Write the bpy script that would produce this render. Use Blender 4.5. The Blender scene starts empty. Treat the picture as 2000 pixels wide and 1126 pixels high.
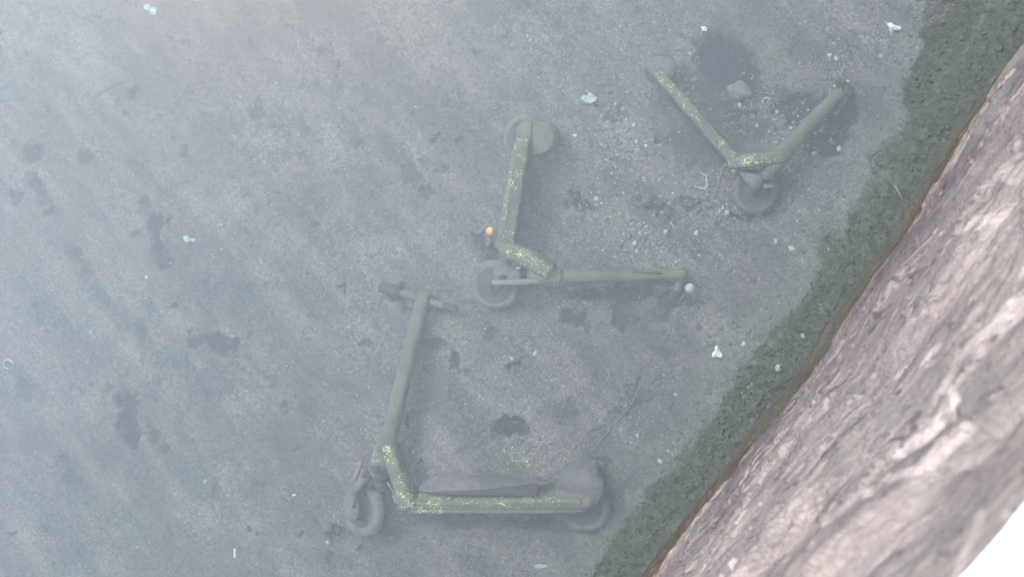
import bpy, bmesh, math, random
import numpy as np
from mathutils import Vector, Matrix

random.seed(7)
rng = np.random.default_rng(11)
S = bpy.context.scene
COL = S.collection

# ------------------------------------------------------------------ camera
CAM_H = 2.4
FPX = 1600.0
NADIR = (1390.0, 560.0)
_c = Vector(((NADIR[0]-1000)/FPX, -(NADIR[1]-563)/FPX, -1)).normalized()
_z = -_c
_x = (Vector((1, 0, 0)) - _z.x*_z).normalized()
_y = _z.cross(_x)
ROT = Matrix((_x, _y, _z))
cam_data = bpy.data.cameras.new('camera')
cam = bpy.data.objects.new('camera', cam_data)
COL.objects.link(cam)
cam.matrix_world = Matrix.Translation((0, 0, CAM_H)) @ ROT.to_4x4()
cam_data.sensor_width = 36
cam_data.lens = 36*FPX/2000
cam_data.clip_start = 0.05
cam_data.clip_end = 2000
cam_data.dof.use_dof = True
cam_data.dof.focus_distance = 2.95
cam_data.dof.aperture_fstop = 3.0
S.camera = cam

# ------------------------------------------------------------------ sky, sun, exposure
SUN_EL = math.radians(47)
SUN_DIR = Vector((-0.66, 0.75, 0)).normalized()
SUN_VEC = Vector((SUN_DIR.x*math.cos(SUN_EL), SUN_DIR.y*math.cos(SUN_EL), math.sin(SUN_EL)))
W = bpy.data.worlds.new('World')
S.world = W
W.use_nodes = True
nt = W.node_tree
nt.nodes.clear()
def N(tree, kind, **kw):
    n = tree.nodes.new(kind)
    for k, v in kw.items():
        if k.startswith('i_'):
            n.inputs[int(k[2:])].default_value = v
        else:
            setattr(n, k, v)
    return n
sky = N(nt, 'ShaderNodeTexSky', sky_type='NISHITA')
sky.sun_disc = False
sky.sun_elevation = SUN_EL
sky.sun_rotation = math.atan2(SUN_DIR.x, SUN_DIR.y)
sky.air_density = 1.0; sky.dust_density = 3.0; sky.ozone_density = 1.0
tc = N(nt, 'ShaderNodeTexCoord')
cl = N(nt, 'ShaderNodeTexNoise'); cl.inputs['Scale'].default_value = 2.1; cl.inputs['Detail'].default_value = 6
cl.inputs['Roughness'].default_value = .5
nt.links.new(tc.outputs['Generated'], cl.inputs['Vector'])
clr = N(nt, 'ShaderNodeValToRGB')
clr.color_ramp.elements[0].position = .36; clr.color_ramp.elements[0].color = (6.9, 7.8, 8.9, 1)
clr.color_ramp.elements[1].position = .66; clr.color_ramp.elements[1].color = (8.1, 8.9, 10.1, 1)
nt.links.new(cl.outputs['Fac'], clr.inputs['Fac'])
mx = N(nt, 'ShaderNodeMixRGB'); mx.inputs['Fac'].default_value = .72
nt.links.new(sky.outputs['Color'], mx.inputs['Color1'])
nt.links.new(clr.outputs['Color'], mx.inputs['Color2'])
# thin overcast glows broadly round the hidden sun
nv = N(nt, 'ShaderNodeVectorMath', operation='NORMALIZE'); nt.links.new(tc.outputs['Generated'], nv.inputs[0])
dt = N(nt, 'ShaderNodeVectorMath', operation='DOT_PRODUCT'); nt.links.new(nv.outputs['Vector'], dt.inputs[0]); dt.inputs[1].default_value = SUN_VEC
mr = N(nt, 'ShaderNodeMapRange', interpolation_type='SMOOTHSTEP')
mr.inputs['From Min'].default_value = .55; mr.inputs['From Max'].default_value = 1.; mr.inputs['To Min'].default_value = .92; mr.inputs['To Max'].default_value = 1.6
nt.links.new(dt.outputs['Value'], mr.inputs['Value'])
sc_ = N(nt, 'ShaderNodeVectorMath', operation='SCALE'); nt.links.new(mx.outputs['Color'], sc_.inputs[0]); nt.links.new(mr.outputs['Result'], sc_.inputs['Scale'])
bg = N(nt, 'ShaderNodeBackground'); bg.inputs['Strength'].default_value = 0.12
nt.links.new(sc_.outputs['Vector'], bg.inputs['Color'])
wo = N(nt, 'ShaderNodeOutputWorld')
nt.links.new(bg.outputs['Background'], wo.inputs['Surface'])

sun_data = bpy.data.lights.new('sun', 'SUN')
sun_data.energy = 1.35
sun_data.angle = math.radians(12)
sun_data.color = (1, .96, .9)
sun = bpy.data.objects.new('sun', sun_data)
COL.objects.link(sun)
sun.rotation_euler = SUN_VEC.to_track_quat('Z', 'Y').to_euler()
sun.location = SUN_VEC*30

S.view_settings.view_transform = 'Standard'
S.view_settings.look = 'None'
S.view_settings.exposure = 2.90
S.view_settings.gamma = 1
S.view_settings.use_curve_mapping = False
S.cycles.max_bounces = 6
S.cycles.transparent_max_bounces = 12
S.cycles.volume_bounces = 0
S.cycles.use_denoising = True

# ------------------------------------------------------------------ numeric helpers
def ray(px, py):
    v = Vector(((px-1000)/FPX, -(py-563)/FPX, -1))
    return ROT @ v
def P(px, py, z):
    r = ray(px, py)
    return Vector((0, 0, CAM_H)) + r*((z-CAM_H)/r.z)

def perlin(x, y, seed=0):
    x = np.asarray(x, float); y = np.asarray(y, float)
    r = np.random.default_rng(seed)
    perm = r.permutation(512)
    ang = r.random(512)*2*np.pi
    gx, gy = np.cos(ang), np.sin(ang)
    xi = np.floor(x).astype(int); yi = np.floor(y).astype(int)
    xf = x-xi; yf = y-yi
    def g(i, j, dx, dy):
        h = perm[(perm[i & 511]+j) & 511]
        return gx[h]*dx+gy[h]*dy
    u = xf*xf*xf*(xf*(xf*6-15)+10); v = yf*yf*yf*(yf*(yf*6-15)+10)
    a = g(xi, yi, xf, yf); b = g(xi+1, yi, xf-1, yf)
    c = g(xi, yi+1, xf, yf-1); d = g(xi+1, yi+1, xf-1, yf-1)
    return (a+u*(b-a))*(1-v)+(c+u*(d-c))*v
def fbm(x, y, seed, octv=4, gain=.5):
    s = 0; a = 1
    for k in range(octv):
        s = s+a*perlin(x*2**k, y*2**k, seed+k); a *= gain
    return s
def smooth(e0, e1, x):
    t = np.clip((x-e0)/(e1-e0), 0, 1)
    return t*t*(3-2*t)

# wall frame: U runs along the waterline, NW points from the water into the quay
A0 = P(1270, 1126, 0); B0 = P(2000, 110, 0)
U = (B0-A0).normalized()
NW = Vector((U.y, -U.x, 0))
if NW.x < 0: NW = -NW
D0 = A0.dot(NW)
WL = [(-6, .0), (-1.07, 0.0), (-.24, .019), (.02, .040), (.45, .032), (.72, .001), (1.1, 0.0), (8, 0.)]
WALL_K = [k[0] for k in WL]; WALL_V = [k[1] for k in WL]
def wall_off(s):
    return np.interp(s, WALL_K, WALL_V)

# ------------------------------------------------------------------ riverbed height
DARK = [  # px, py, rx, ry, angle, strength : holes, dark silt patches and cast shadows painted on the bed
 (60,298,20,17,20,.75),(68,362,15,22,30,.7),(80,385,18,11,0,.6),(22,386,13,9,0,.6),(162,305,18,12,-30,.6),
 (366,300,10,16,20,.5),(255,186,12,10,0,.7),(232,200,12,8,0,.3),(246,218,10,7,0,.5),(285,400,12,14,0,.45),(300,440,16,20,-20,.75),(325,430,9,8,0,.75),(305,478,15,24,10,.7),(322,512,12,18,-30,.6),
 (143,497,17,11,-20,.6),(165,520,12,20,-25,.35),(503,215,16,11,0,.5),(535,248,10,8,0,.35),(488,92,9,8,0,.4),(640,100,14,10,0,.4),(665,125,10,9,0,.5),(600,170,16,10,0,.25),
 (240,786,20,18,0,.9),(243,820,22,18,0,.8),(252,852,18,17,0,.9),(292,853,14,16,0,.7),(320,878,8,7,0,.6),(205,758,10,9,0,.4),(120,900,11,13,0,.5),(135,935,20,14,0,.5),(158,955,8,8,0,.35),
 (38,765,18,18,0,.4),(370,668,14,15,0,.6),(415,668,26,14,-15,.85),(440,672,16,13,0,.8),(438,694,12,9,0,.5),(415,745,44,36,0,.35),(275,650,16,30,-5,.3),(272,705,10,18,-15,.35),
 (665,562,8,7,0,.8),(930,100,8,7,0,.6),(560,300,10,8,0,.3),(480,378,10,8,0,.4),(415,955,12,14,0,.4),(505,945,12,9,0,.35),
 (777,576,20,19,0,1.0),(795,600,14,10,-30,.5),(862,605,14,8,0,.5),(845,670,34,14,0,.6),(890,708,14,18,25,.75),(908,728,9,8,20,.6),(1002,716,10,13,-10,.6),
 (996,828,29,17,0,1.35),(975,842,11,8,0,.5),(1025,832,12,8,0,.6),(1018,866,10,8,0,.35),(790,822,10,16,10,.9),(955,650,10,16,0,.4),  # includes a painted shadow beside the front scooter's stem
 (1125,620,28,20,-20,.75),(1148,640,13,9,0,.5),(1210,618,20,22,0,.65),(1245,632,10,10,0,.5),(1118,372,9,8,0,.9),(1128,392,28,16,-15,.8),(1150,406,15,9,0,.7),(1275,402,24,11,0,.75),(1312,412,9,8,0,.7),
 (800,338,20,18,-30,.5),(825,370,20,14,-35,.55),(862,326,13,11,0,.5),(935,472,22,10,-40,.7),(960,488,18,15,0,.9),(1115,800,22,22,0,.5),(1120,786,12,10,0,.4),  # includes the painted shadow below the orange ball
 (1205,232,22,12,-30,.5),(1180,205,20,6,-20,.5),(1215,212,14,7,-40,.5),
 (1425,130,100,46,-47,.85),(1380,180,60,40,-40,.5),(1455,175,50,40,-25,.4),(1440,225,30,20,0,.9),(1560,215,46,38,0,1.05),(1615,262,52,44,-30,1.05),(1652,215,17,40,0,1.2),(1520,190,22,16,0,.4),
 (1390,260,70,44,-30,.45),(1470,255,50,25,0,.4),(1340,270,40,30,0,.4),(1300,200,30,40,-20,.35),(1470,415,44,12,0,.8),(1520,380,24,24,0,.4),
 (1350,400,30,10,0,.5),(1300,690,12,8,0,.4),(1240,790,10,30,-35,.35),(1262,770,8,14,-35,.35),(1240,950,30,16,0,.35),(1180,925,9,26,-10,.55),(1040,245,14,5,0,.8),
 (900,880,10,7,0,.25),(650,1038,9,10,0,.7),(1210,980,14,40,0,.25),
 (960,1020,180,14,0,.55),(1140,1040,50,9,0,.35),(1200,575,130,15,0,.5),(1310,590,26,22,0,.65),(1350,585,20,9,0,.5),(1040,350,12,70,8,.35),  # this row and the next: scooter shadows painted dark on the silt
 (1000,1040,190,22,0,.22),(770,1035,40,12,0,.3),(930,590,40,10,0,.2),
]
DARK += [(1600,235,62,52,-20,.75),(1656,205,15,48,0,1.4),(1400,205,70,45,-45,.55),(1350,300,40,22,-30,.4),(1290,610,24,12,0,.35)]
_r = np.random.default_rng(5)
for _ in range(75):
    DARK.append((_r.uniform(0, 1450), _r.uniform(0, 1120), _r.uniform(4, 11), _r.uniform(3, 8), _r.uniform(-60, 60), _r.uniform(.25, .7)))
DK = []
for (px, py, rx, ry, an, st) in DARK:
    c = P(px, py, -.5); e = P(px+10, py, -.5); m = (e-c).length/10
    DK.append((c.x, c.y, rx*m, ry*m, math.radians(an), st))
RIDGES = [((255,85),(545,350)),((560,165),(655,320)),((200,255),(360,400)),((250,285),(330,370)),((420,430),(470,480)),((940,880),(870,740)),((480,300),(620,430)),
          ((1290,20),(1420,120)),((150,30),(240,40)),((430,640),(560,760)),((540,20),(700,150)),((640,380),(760,520)),((350,560),(620,545)),((1560,640),(1500,560)),((1130,880),(1270,700)),((1150,260),(1260,330))]
RD = [(P(a[0],a[1],-.5), P(b[0],b[1],-.5)) for a, b in RIDGES]

MOUND = [(712,994,.13,.016),(1141,990,.13,.018),(968,556,.12,.016),(1030,268,.12,.016),(1474,374,.10,.014),(1288,133,.11,.022),(960,940,.10,.012),(880,940,.09,.012),(1060,940,.10,.012),
         (800,600,.08,.012),(1330,540,.08,.010),(1640,190,.07,.012),(1000,400,.07,.008)]
MD = [(P(a, b, -.5), c, d) for a, b, c, d in MOUND]
def warp(x, y):
    return (x+.034*perlin(x*14, y*14, 301)+.030*perlin(x*36, y*36, 303)+.007*perlin(x*110, y*110, 305),
            y+.034*perlin(x*14, y*14, 302)+.030*perlin(x*36, y*36, 304)+.007*perlin(x*110, y*110, 306))
def dark_mask(x, y):
    wx, wy = warp(x, y)
    m = np.zeros_like(np.asarray(x, float))
    for (cx, cy, rx, ry, an, st) in DK:
        dx = wx-cx; dy = wy-cy
        ca, sa = math.cos(an), math.sin(an)
        u = (dx*ca+dy*sa)/rx; v = (-dx*sa+dy*ca)/ry
        m = np.maximum(m, st*(1-smooth(.62, 1.2, np.sqrt(u*u+v*v))))
    return m
def wall_dist(x, y):   # distance out from the quay wall into the water
    s = x*U.x+y*U.y
    return D0+wall_off(s)-(x*NW.x+y*NW.y)
def bed_parts(x, y):
    x = np.asarray(x, float); y = np.asarray(y, float)
    dk = dark_mask(x, y)
    wd = wall_dist(x, y)
    toe = 1-smooth(.04, .31, wd+.08*perlin(x*3, y*3, 40))
    ca, sa = math.cos(math.radians(-47)), math.sin(math.radians(-47))
    lu = x*ca+y*sa; lv = -x*sa+y*ca
    streak = .95*fbm(lu*1.1, lv*5.5, 21, 4)+.75*fbm(lu*3.2+1.2*perlin(x*2, y*2, 23), lv*15, 22, 3, .6)
    h = -.505+.022*fbm(x*.9, y*.9, 3, 3)+.010*streak+.0075*fbm(x*7, y*7, 9, 4, .55)+.0035*fbm(x*40, y*40, 15, 3, .6)
    for a, b in RD:
        dx, dy = b.x-a.x, b.y-a.y; L = math.hypot(dx, dy)
        wx, wy = warp(x, y)
        t = ((wx-a.x)*dx+(wy-a.y)*dy)/L/L; d = ((wx-a.x)*-dy+(wy-a.y)*dx)/L
        f = np.clip(t, 0, 1)*np.clip(1-t, 0, 1)*4
        f = np.where((t > 0) & (t < 1), np.minimum(1, f*1.6), 0)
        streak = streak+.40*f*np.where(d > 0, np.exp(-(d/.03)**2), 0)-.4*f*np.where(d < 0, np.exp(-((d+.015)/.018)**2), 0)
        h = h+.011*f*np.where(d > 0, np.exp(-(d/.035)**2), np.exp(-(d/.012)**2))
    for p, rr, hh in MD:
        h = h+hh*np.exp(-((x-p.x)**2+(y-p.y)**2)/(rr*rr)*2)*(.8+.5*perlin(x*22, y*22, 77))
    h = h-.028*dk
    h = h+toe*(.03+.010*fbm(x*16, y*16, 55, 3, .6))
    # rubble patch between the scooters
    return h, dk, toe, streak
def bed_z(x, y):
    return float(bed_parts(np.array([x]), np.array([y]))[0][0])
def PB(px, py, up=0.0):
    z = -.5
    for _ in range(4):
        p = P(px, py, z+up); z = bed_z(p.x, p.y)
    return P(px, py, z+up)

# ------------------------------------------------------------------ materials
def newmat(name):
    m = bpy.data.materials.new(name); m.use_nodes = True
    t = m.node_tree; b = t.nodes['Principled BSDF']
    return m, t, b
def noise(t, scale, detail=4, rough=.55, dist=0, coord='Object', stretch=None, rot=None):
    c = N(t, 'ShaderNodeTexCoord')
    mp = N(t, 'ShaderNodeMapping')
    if stretch: mp.inputs['Scale'].default_value = stretch
    if rot: mp.inputs['Rotation'].default_value = rot
    t.links.new(c.outputs[coord], mp.inputs['Vector'])
    n = N(t, 'ShaderNodeTexNoise')
    n.inputs['Scale'].default_value = scale; n.inputs['Detail'].default_value = detail
    n.inputs['Roughness'].default_value = rough; n.inputs['Distortion'].default_value = dist
    t.links.new(mp.outputs['Vector'], n.inputs['Vector'])
    return n.outputs['Fac']
def ramp(t, src, stops):
    r = N(t, 'ShaderNodeValToRGB')
    e = r.color_ramp.elements
    while len(e) < len(stops): e.new(.5)
    for k, (p, c) in enumerate(stops):
        e[k].position = p
        e[k].color = (c, c, c, 1) if isinstance(c, (int, float)) else (*c, 1)
    t.links.new(src, r.inputs['Fac'])
    return r.outputs['Color']
def mix(t, fac, a, b, mode='MIX'):
    m = N(t, 'ShaderNodeMixRGB', blend_type=mode)
    for i, v in ((0, fac), (1, a), (2, b)):
        if isinstance(v, (int, float)): m.inputs[i].default_value = v if i == 0 else (v, v, v, 1)
        elif isinstance(v, tuple): m.inputs[i].default_value = (*v, 1)
        else: t.links.new(v, m.inputs[i])
    return m.outputs['Color']
def math_(t, op, a, b=0.0, clamp=False):
    m = N(t, 'ShaderNodeMath', operation=op); m.use_clamp = clamp
    for i, v in ((0, a), (1, b)):
        if isinstance(v, (int, float)): m.inputs[i].default_value = v
        else: t.links.new(v, m.inputs[i])
    return m.outputs[0]
def attr(t, name):
    return N(t, 'ShaderNodeAttribute', attribute_name=name).outputs['Fac']
def bump(t, b, h, strength, dist):
    n = N(t, 'ShaderNodeBump'); n.inputs['Strength'].default_value = strength; n.inputs['Distance'].default_value = dist
    t.links.new(h, n.inputs['Height']); t.links.new(n.outputs['Normal'], b.inputs['Normal'])

def silt_color(t):
    big = noise(t, 1.7, 4, .55)
    mid = noise(t, 9, 5, .6, .6)
    base = mix(t, ramp(t, big, [(.42, 0.), (.58, 1.)]), (.042, .041, .041), (.028, .037, .036))
    base = mix(t, ramp(t, mid, [(.35, 0.), (.65, 1.)]), base, (.066, .060, .057))
    yel = noise(t, 3.3, 4, .5, 0, 'Object', (1, 1, 1), (1, 2, .5))
    base = mix(t, ramp(t, yel, [(.60, 0.), (.72, .45)]), base, (.075, .076, .048))
    return mix(t, 1., base, (.62, .62, .63), 'MULTIPLY')

def m_bed():
    m, t, b = newmat('riverbed silt')
    c = silt_color(t)
    # fine curls of algae fuzz and grit
    fz = noise(t, 120, 3, .65, 1.6)
    fz2 = noise(t, 240, 2, .6, .8)
    zone = ramp(t, noise(t, 4.2, 4, .6, .5), [(.38, .3), (.58, 1.)])
    c = mix(t, math_(t, 'MULTIPLY', ramp(t, fz, [(.50, 0.), (.66, 1.)]), zone), c, (.105, .105, .10))
    c = mix(t, ramp(t, fz2, [(.58, 0.), (.70, .5)]), c, (.10, .10, .097))
    c = mix(t, ramp(t, noise(t, 60, 4, .6, .8), [(.34, .8), (.50, 0.)]), c, mix(t, 1., c, (.45, .45, .47), 'MULTIPLY'))
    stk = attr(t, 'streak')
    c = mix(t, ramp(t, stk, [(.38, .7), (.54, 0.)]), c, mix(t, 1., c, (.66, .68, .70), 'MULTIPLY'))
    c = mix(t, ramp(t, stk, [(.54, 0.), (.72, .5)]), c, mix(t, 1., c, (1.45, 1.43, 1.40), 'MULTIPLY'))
    d = attr(t, 'dark')
    c = mix(t, math_(t, 'MULTIPLY', d, 1.25, True), c, (.007, .0065, .0085))
    # green algae on the stones at the foot of the wall
    toe = attr(t, 'toe')
    g = ramp(t, noise(t, 38, 5, .65, 1.2), [(.30, (.016, .021, .016)), (.50, (.038, .047, .038)), (.72, (.076, .088, .068))])
    c = mix(t, math_(t, 'MULTIPLY', toe, .85), c, g)
    t.links.new(c, b.inputs['Base Color'])
    b.inputs['Roughness'].default_value = .95; b.inputs['Specular IOR Level'].default_value = .0
    h = math_(t, 'ADD', math_(t, 'MULTIPLY', fz, .7), math_(t, 'MULTIPLY', fz2, .3))
    bump(t, b, h, 1.0, .014)
    return m

def m_silt(name='silted surface', dark=1.0, tint=None):
    m, t, b = newmat(name)
    c = silt_color(t)
    c = mix(t, ramp(t, noise(t, 130, 3, .6, .5), [(.35, 0.), (.75, .6)]), c, (.042, .044, .041))
    c = mix(t, ramp(t, noise(t, 26, 4, .65, .6), [(.36, .7), (.52, 0.)]), c, (.014, .015, .016))
    if tint: c = mix(t, tint[0], c, tint[1])
    if dark != 1: c = mix(t, 1., c, (dark, dark, dark), 'MULTIPLY')
    t.links.new(c, b.inputs['Base Color'])
    b.inputs['Roughness'].default_value = .9; b.inputs['Specular IOR Level'].default_value = .05
    bump(t, b, noise(t, 90, 3), .4, .006)
    return m

def m_lime():
    m, t, b = newmat('lime paint under silt')
    c = silt_color(t)
    olive = mix(t, ramp(t, noise(t, 22, 4, .6), [(.3, 0.), (.7, 1.)]), (.015, .018, .013), (.034, .038, .026))
    geo = N(t, 'ShaderNodeNewGeometry')
    sep = N(t, 'ShaderNodeSeparateXYZ'); t.links.new(geo.outputs['True Normal'], sep.inputs[0])
    up = ramp(t, sep.outputs['Z'], [(.35, 0.), (.95, .5)])
    c = mix(t, 1., c, (.60, .62, .58), 'MULTIPLY')
    c = mix(t, math_(t, 'MULTIPLY', up, ramp(t, noise(t, 11, 4), [(.3, .2), (.7, 1.)])), olive, mix(t, 1., c, (1.1, 1.1, 1.08), 'MULTIPLY'))
    w = attr(t, 'wear')
    f = math_(t, 'ADD', math_(t, 'ADD', noise(t, 175, 2, .6, .9), math_(t, 'MULTIPLY', w, .165)), math_(t, 'MULTIPLY', math_(t, 'SUBTRACT', noise(t, 38, 2, .5, .5), .54), .45))
    halo = ramp(t, f, [(.62, 0.), (.75, .6)])
    chip = ramp(t, f, [(.765, 0.), (.782, 1.)])
    c = mix(t, halo, c, (.044, .056, .028))
    c = mix(t, chip, c, (.18, .20, .085))
    t.links.new(c, b.inputs['Base Color'])
    b.inputs['Roughness'].default_value = .8; b.inputs['Specular IOR Level'].default_value = .1
    bump(t, b, noise(t, 120, 3), .35, .004)
    return m

def m_flat(name, col, rough=.6, var=.25, scale=40, spec=.2):
    m, t, b = newmat(name)
    c = mix(t, ramp(t, noise(t, scale, 4, .6), [(.3, 0.), (.7, 1.)]), tuple(x*.8*(1-var) for x in col), tuple(min(1, x*.8*(1+var)) for x in col))
    t.links.new(c, b.inputs['Base Color'])
    b.inputs['Roughness'].default_value = rough; b.inputs['Specular IOR Level'].default_value = spec
    return m

def m_wall():
    m, t, b = newmat('flaking quay wall')
    # attribute driven: layer height (relief), height above water
    lay = attr(t, 'layer'); hz = attr(t, 'height')
    uv = N(t, 'ShaderNodeUVMap', uv_map='UVMap')
    def wn(scale, detail, rough, dist, sx, sy, rot=0.):
        mp = N(t, 'ShaderNodeMapping'); mp.inputs['Scale'].default_value = (sx, sy, 1); mp.inputs['Rotation'].default_value = (0, 0, rot)
        t.links.new(uv.outputs['UV'], mp.inputs['Vector'])
        n = N(t, 'ShaderNodeTexNoise'); n.inputs['Scale'].default_value = scale; n.inputs['Detail'].default_value = detail
        n.inputs['Roughness'].default_value = rough; n.inputs['Distortion'].default_value = dist
        t.links.new(mp.outputs['Vector'], n.inputs['Vector']); return n.outputs['Fac']
    a = wn(1.9, 9, .66, .7, .8, 3.8, .09)
    base = ramp(t, a, [(.30, (.015, .012, .014)), (.44, (.028, .023, .026)), (.56, (.040, .034, .036)), (.72, (.062, .054, .052))])
    gr = wn(2.3, 8, .62, 1.0, 1, 2.2, -.05)
    base = mix(t, ramp(t, gr, [(.52, 0.), (.64, .6)]), base, (.050, .054, .050))
    # pale scabs on the proud flakes
    pal = math_(t, 'ADD', math_(t, 'MULTIPLY', lay, .20), wn(3.0, 9, .68, .7, .8, 4.2, .10))
    base = mix(t, ramp(t, pal, [(.68, 0.), (.74, .6)]), base, ramp(t, wn(9, 5, .6, 0, 1, 1), [(.3, (.085, .062, .052)), (.65, (.17, .145, .13))]))
    # bleached and dry higher up, damp and dark near the water
    dry = ramp(t, math_(t, 'ADD', hz, math_(t, 'MULTIPLY', wn(2.2, 6, .6, .6, 1, 2, .1), .5)), [(.35, 0.), (1.25, 1.)])
    base = mix(t, math_(t, 'MULTIPLY', dry, .55), base, ramp(t, wn(2.6, 9, .68, .6, .8, 4.0, .07), [(.36, (.062, .058, .059)), (.5, (.092, .082, .078)), (.64, (.165, .142, .128))]))
    pn = math_(t, 'MULTIPLY', attr(t, 'pale'), math_(t, 'ADD', math_(t, 'MULTIPLY', wn(14, 6, .65, .6, 1, 2), 1.1), .3), True)
    base = mix(t, pn, base, ramp(t, wn(6, 5, .6, 0, 1, 2), [(.35, (.115, .092, .082)), (.6, (.20, .178, .168))]))
    base = mix(t, math_(t, 'MULTIPLY', attr(t, 'crack'), .8), base, (.018, .014, .017))
    # dark cracks between flakes
    base = mix(t, ramp(t, lay, [(.04, .55), (.12, 0.)]), base, (.014, .011, .013))
    # orange crust at the waterline
    hn = math_(t, 'ADD', hz, math_(t, 'MULTIPLY', wn(9, 5, .6, 0, 1, 1), .16))
    crust = ramp(t, hn, [(.02, 1.), (.09, .9), (.15, 0.)])
    base = mix(t, crust, base, ramp(t, wn(60, 4, .6, .5, 1, 1), [(.35, (.040, .029, .024)), (.65, (.085, .068, .055))]))
    sub = ramp(t, math_(t, 'MULTIPLY', hz, -1.), [(.02, 0.), (.10, 1.)])
    base = mix(t, sub, base, ramp(t, wn(20, 4, .6, .5, 1, 1), [(.35, (.044, .034, .026)), (.65, (.036, .040, .029))]))
    fine = wn(120, 4, .65, .6, 1, 1.4)
    base = mix(t, ramp(t, fine, [(.35, .45), (.5, 0.)]), base, mix(t, 1., base, (.62, .58, .6), 'MULTIPLY'))
    base = mix(t, 1., base, (.90, .875, .865), 'MULTIPLY')
    t.links.new(base, b.inputs['Base Color'])
    b.inputs['Roughness'].default_value = .7; b.inputs['Specular IOR Level'].default_value = .15
    h = math_(t, 'ADD', math_(t, 'MULTIPLY', fine, .4), wn(38, 5, .65, .5, 1, 2))
    bump(t, b, h, .9, .014)
    return m

def m_water():
    m = bpy.data.materials.new('shallow water'); m.use_nodes = True
    t = m.node_tree; t.nodes.clear()
    tr = N(t, 'ShaderNodeBsdfTransparent')
    gl = N(t, 'ShaderNodeBsdfGlossy'); gl.inputs['Roughness'].default_value = .0
    fr = N(t, 'ShaderNodeFresnel'); fr.inputs['IOR'].default_value = 1.333
    r1 = noise(t, 5.5, 3, .5, .3)
    r2 = noise(t, 26, 3, .5, .4)
    h = math_(t, 'ADD', r1, math_(t, 'MULTIPLY', r2, .18))
    bp = N(t, 'ShaderNodeBump'); bp.inputs['Strength'].default_value = 1.0; bp.inputs['Distance'].default_value = .0016
    t.links.new(h, bp.inputs['Height'])
    t.links.new(bp.outputs['Normal'], gl.inputs['Normal'])
    ms = N(t, 'ShaderNodeMixShader')
    t.links.new(fr.outputs[0], ms.inputs[0]); t.links.new(tr.outputs[0], ms.inputs[1]); t.links.new(gl.outputs[0], ms.inputs[2])
    o = N(t, 'ShaderNodeOutputMaterial'); t.links.new(ms.outputs[0], o.inputs['Surface'])
    vp = N(t, 'ShaderNodeVolumePrincipled')
    vp.inputs['Color'].default_value = (.74, .87, .90, 1)
    vp.inputs['Density'].default_value = .14
    vp.inputs['Anisotropy'].default_value = .0
    t.links.new(vp.outputs[0], o.inputs['Volume'])
    return m

M = dict(bed=m_bed(), silt=m_silt(), tyre=m_silt('silted tyre rubber', .95), rim=m_silt('silted rim', .5), dull=m_silt('dull silted cover', .85), dark=m_silt('dark silted rubber', .35), lime=m_lime(),
         metal=m_silt('silted bare metal', 1.0, (.4, (.055, .06, .06))), wall=m_wall(), water=m_water(),
         rust=m_silt('rust red reflector', 1., (.5, (.085, .042, .036))),
         white=m_flat('white plastic', (.17, .205, .20), .6, .15), teal=m_flat('pale blue plastic', (.085, .120, .118), .6, .3, 60),
         shell=m_flat('pale shell', (.115, .12, .115), .7, .45, 50), orange=m_flat('orange plastic', (.30, .13, .038), .5, .15),
         ball=m_flat('dirty white plastic', (.105, .107, .098), .5, .3, 50), stick=m_flat('waterlogged wood', (.022, .020, .018), .9, .3),
         pebble=m_silt('silted pebble', .9, (.2, (.06, .065, .06))), cap=m_flat('bleached concrete', (.85, .84, .82), .8, .12, 8),
         leaf=m_flat('dark green leaves', (.045, .075, .025), .6, .4, 5), bark=m_flat('bark', (.09, .07, .05), .9, .3, 10),
         quay=m_flat('quay paving', (.28, .27, .25), .9, .2, 6), mud=m_flat('outer riverbed', (.05, .052, .05), .95, .2, 3, 0.),
         green=m_flat('algae stone', (.036, .042, .033), .9, .4, 30, .05))

# ------------------------------------------------------------------ object helpers
def link(name, verts, faces, mat, parent=None, smooth_=True, attrs=None):
    off = parent['_w'] if parent is not None else (0, 0, 0)
    me = bpy.data.meshes.new(name)
    me.from_pydata([(v[0]-off[0], v[1]-off[1], v[2]-off[2]) for v in verts], [], faces)
    me.materials.append(mat)
    if smooth_: me.polygons.foreach_set('use_smooth', [True]*len(me.polygons))
    if attrs:
        for k, a in attrs.items():
            at = me.attributes.new(k, 'FLOAT', 'POINT'); at.data.foreach_set('value', np.asarray(a, dtype=np.float32))
    me.update()
    o = bpy.data.objects.new(name, me); COL.objects.link(o)
    if parent is not None:
        o.parent = parent
        o['_w'] = list(off)
    return o
def tag(o, label=None, cat=None, group=None, kind=None):
    if label: o['label'] = label
    if cat: o['category'] = cat
    if group: o['group'] = group
    if kind: o['kind'] = kind
    return o
def thing(name, loc, label, cat, group=None):
    o = bpy.data.objects.new(name, None); COL.objects.link(o); o.location = loc; o['_w'] = list(loc)
    o.empty_display_size = .1
    return tag(o, label, cat, group)
def local_root(o, loc):     # give a single-mesh thing an origin of its own
    me = o.data
    n = len(me.vertices); co = np.empty(n*3); me.vertices.foreach_get('co', co)
    co = co.reshape(-1, 3)-np.array(loc); me.vertices.foreach_set('co', co.ravel()); o.location = loc; me.update()
    return o

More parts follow.
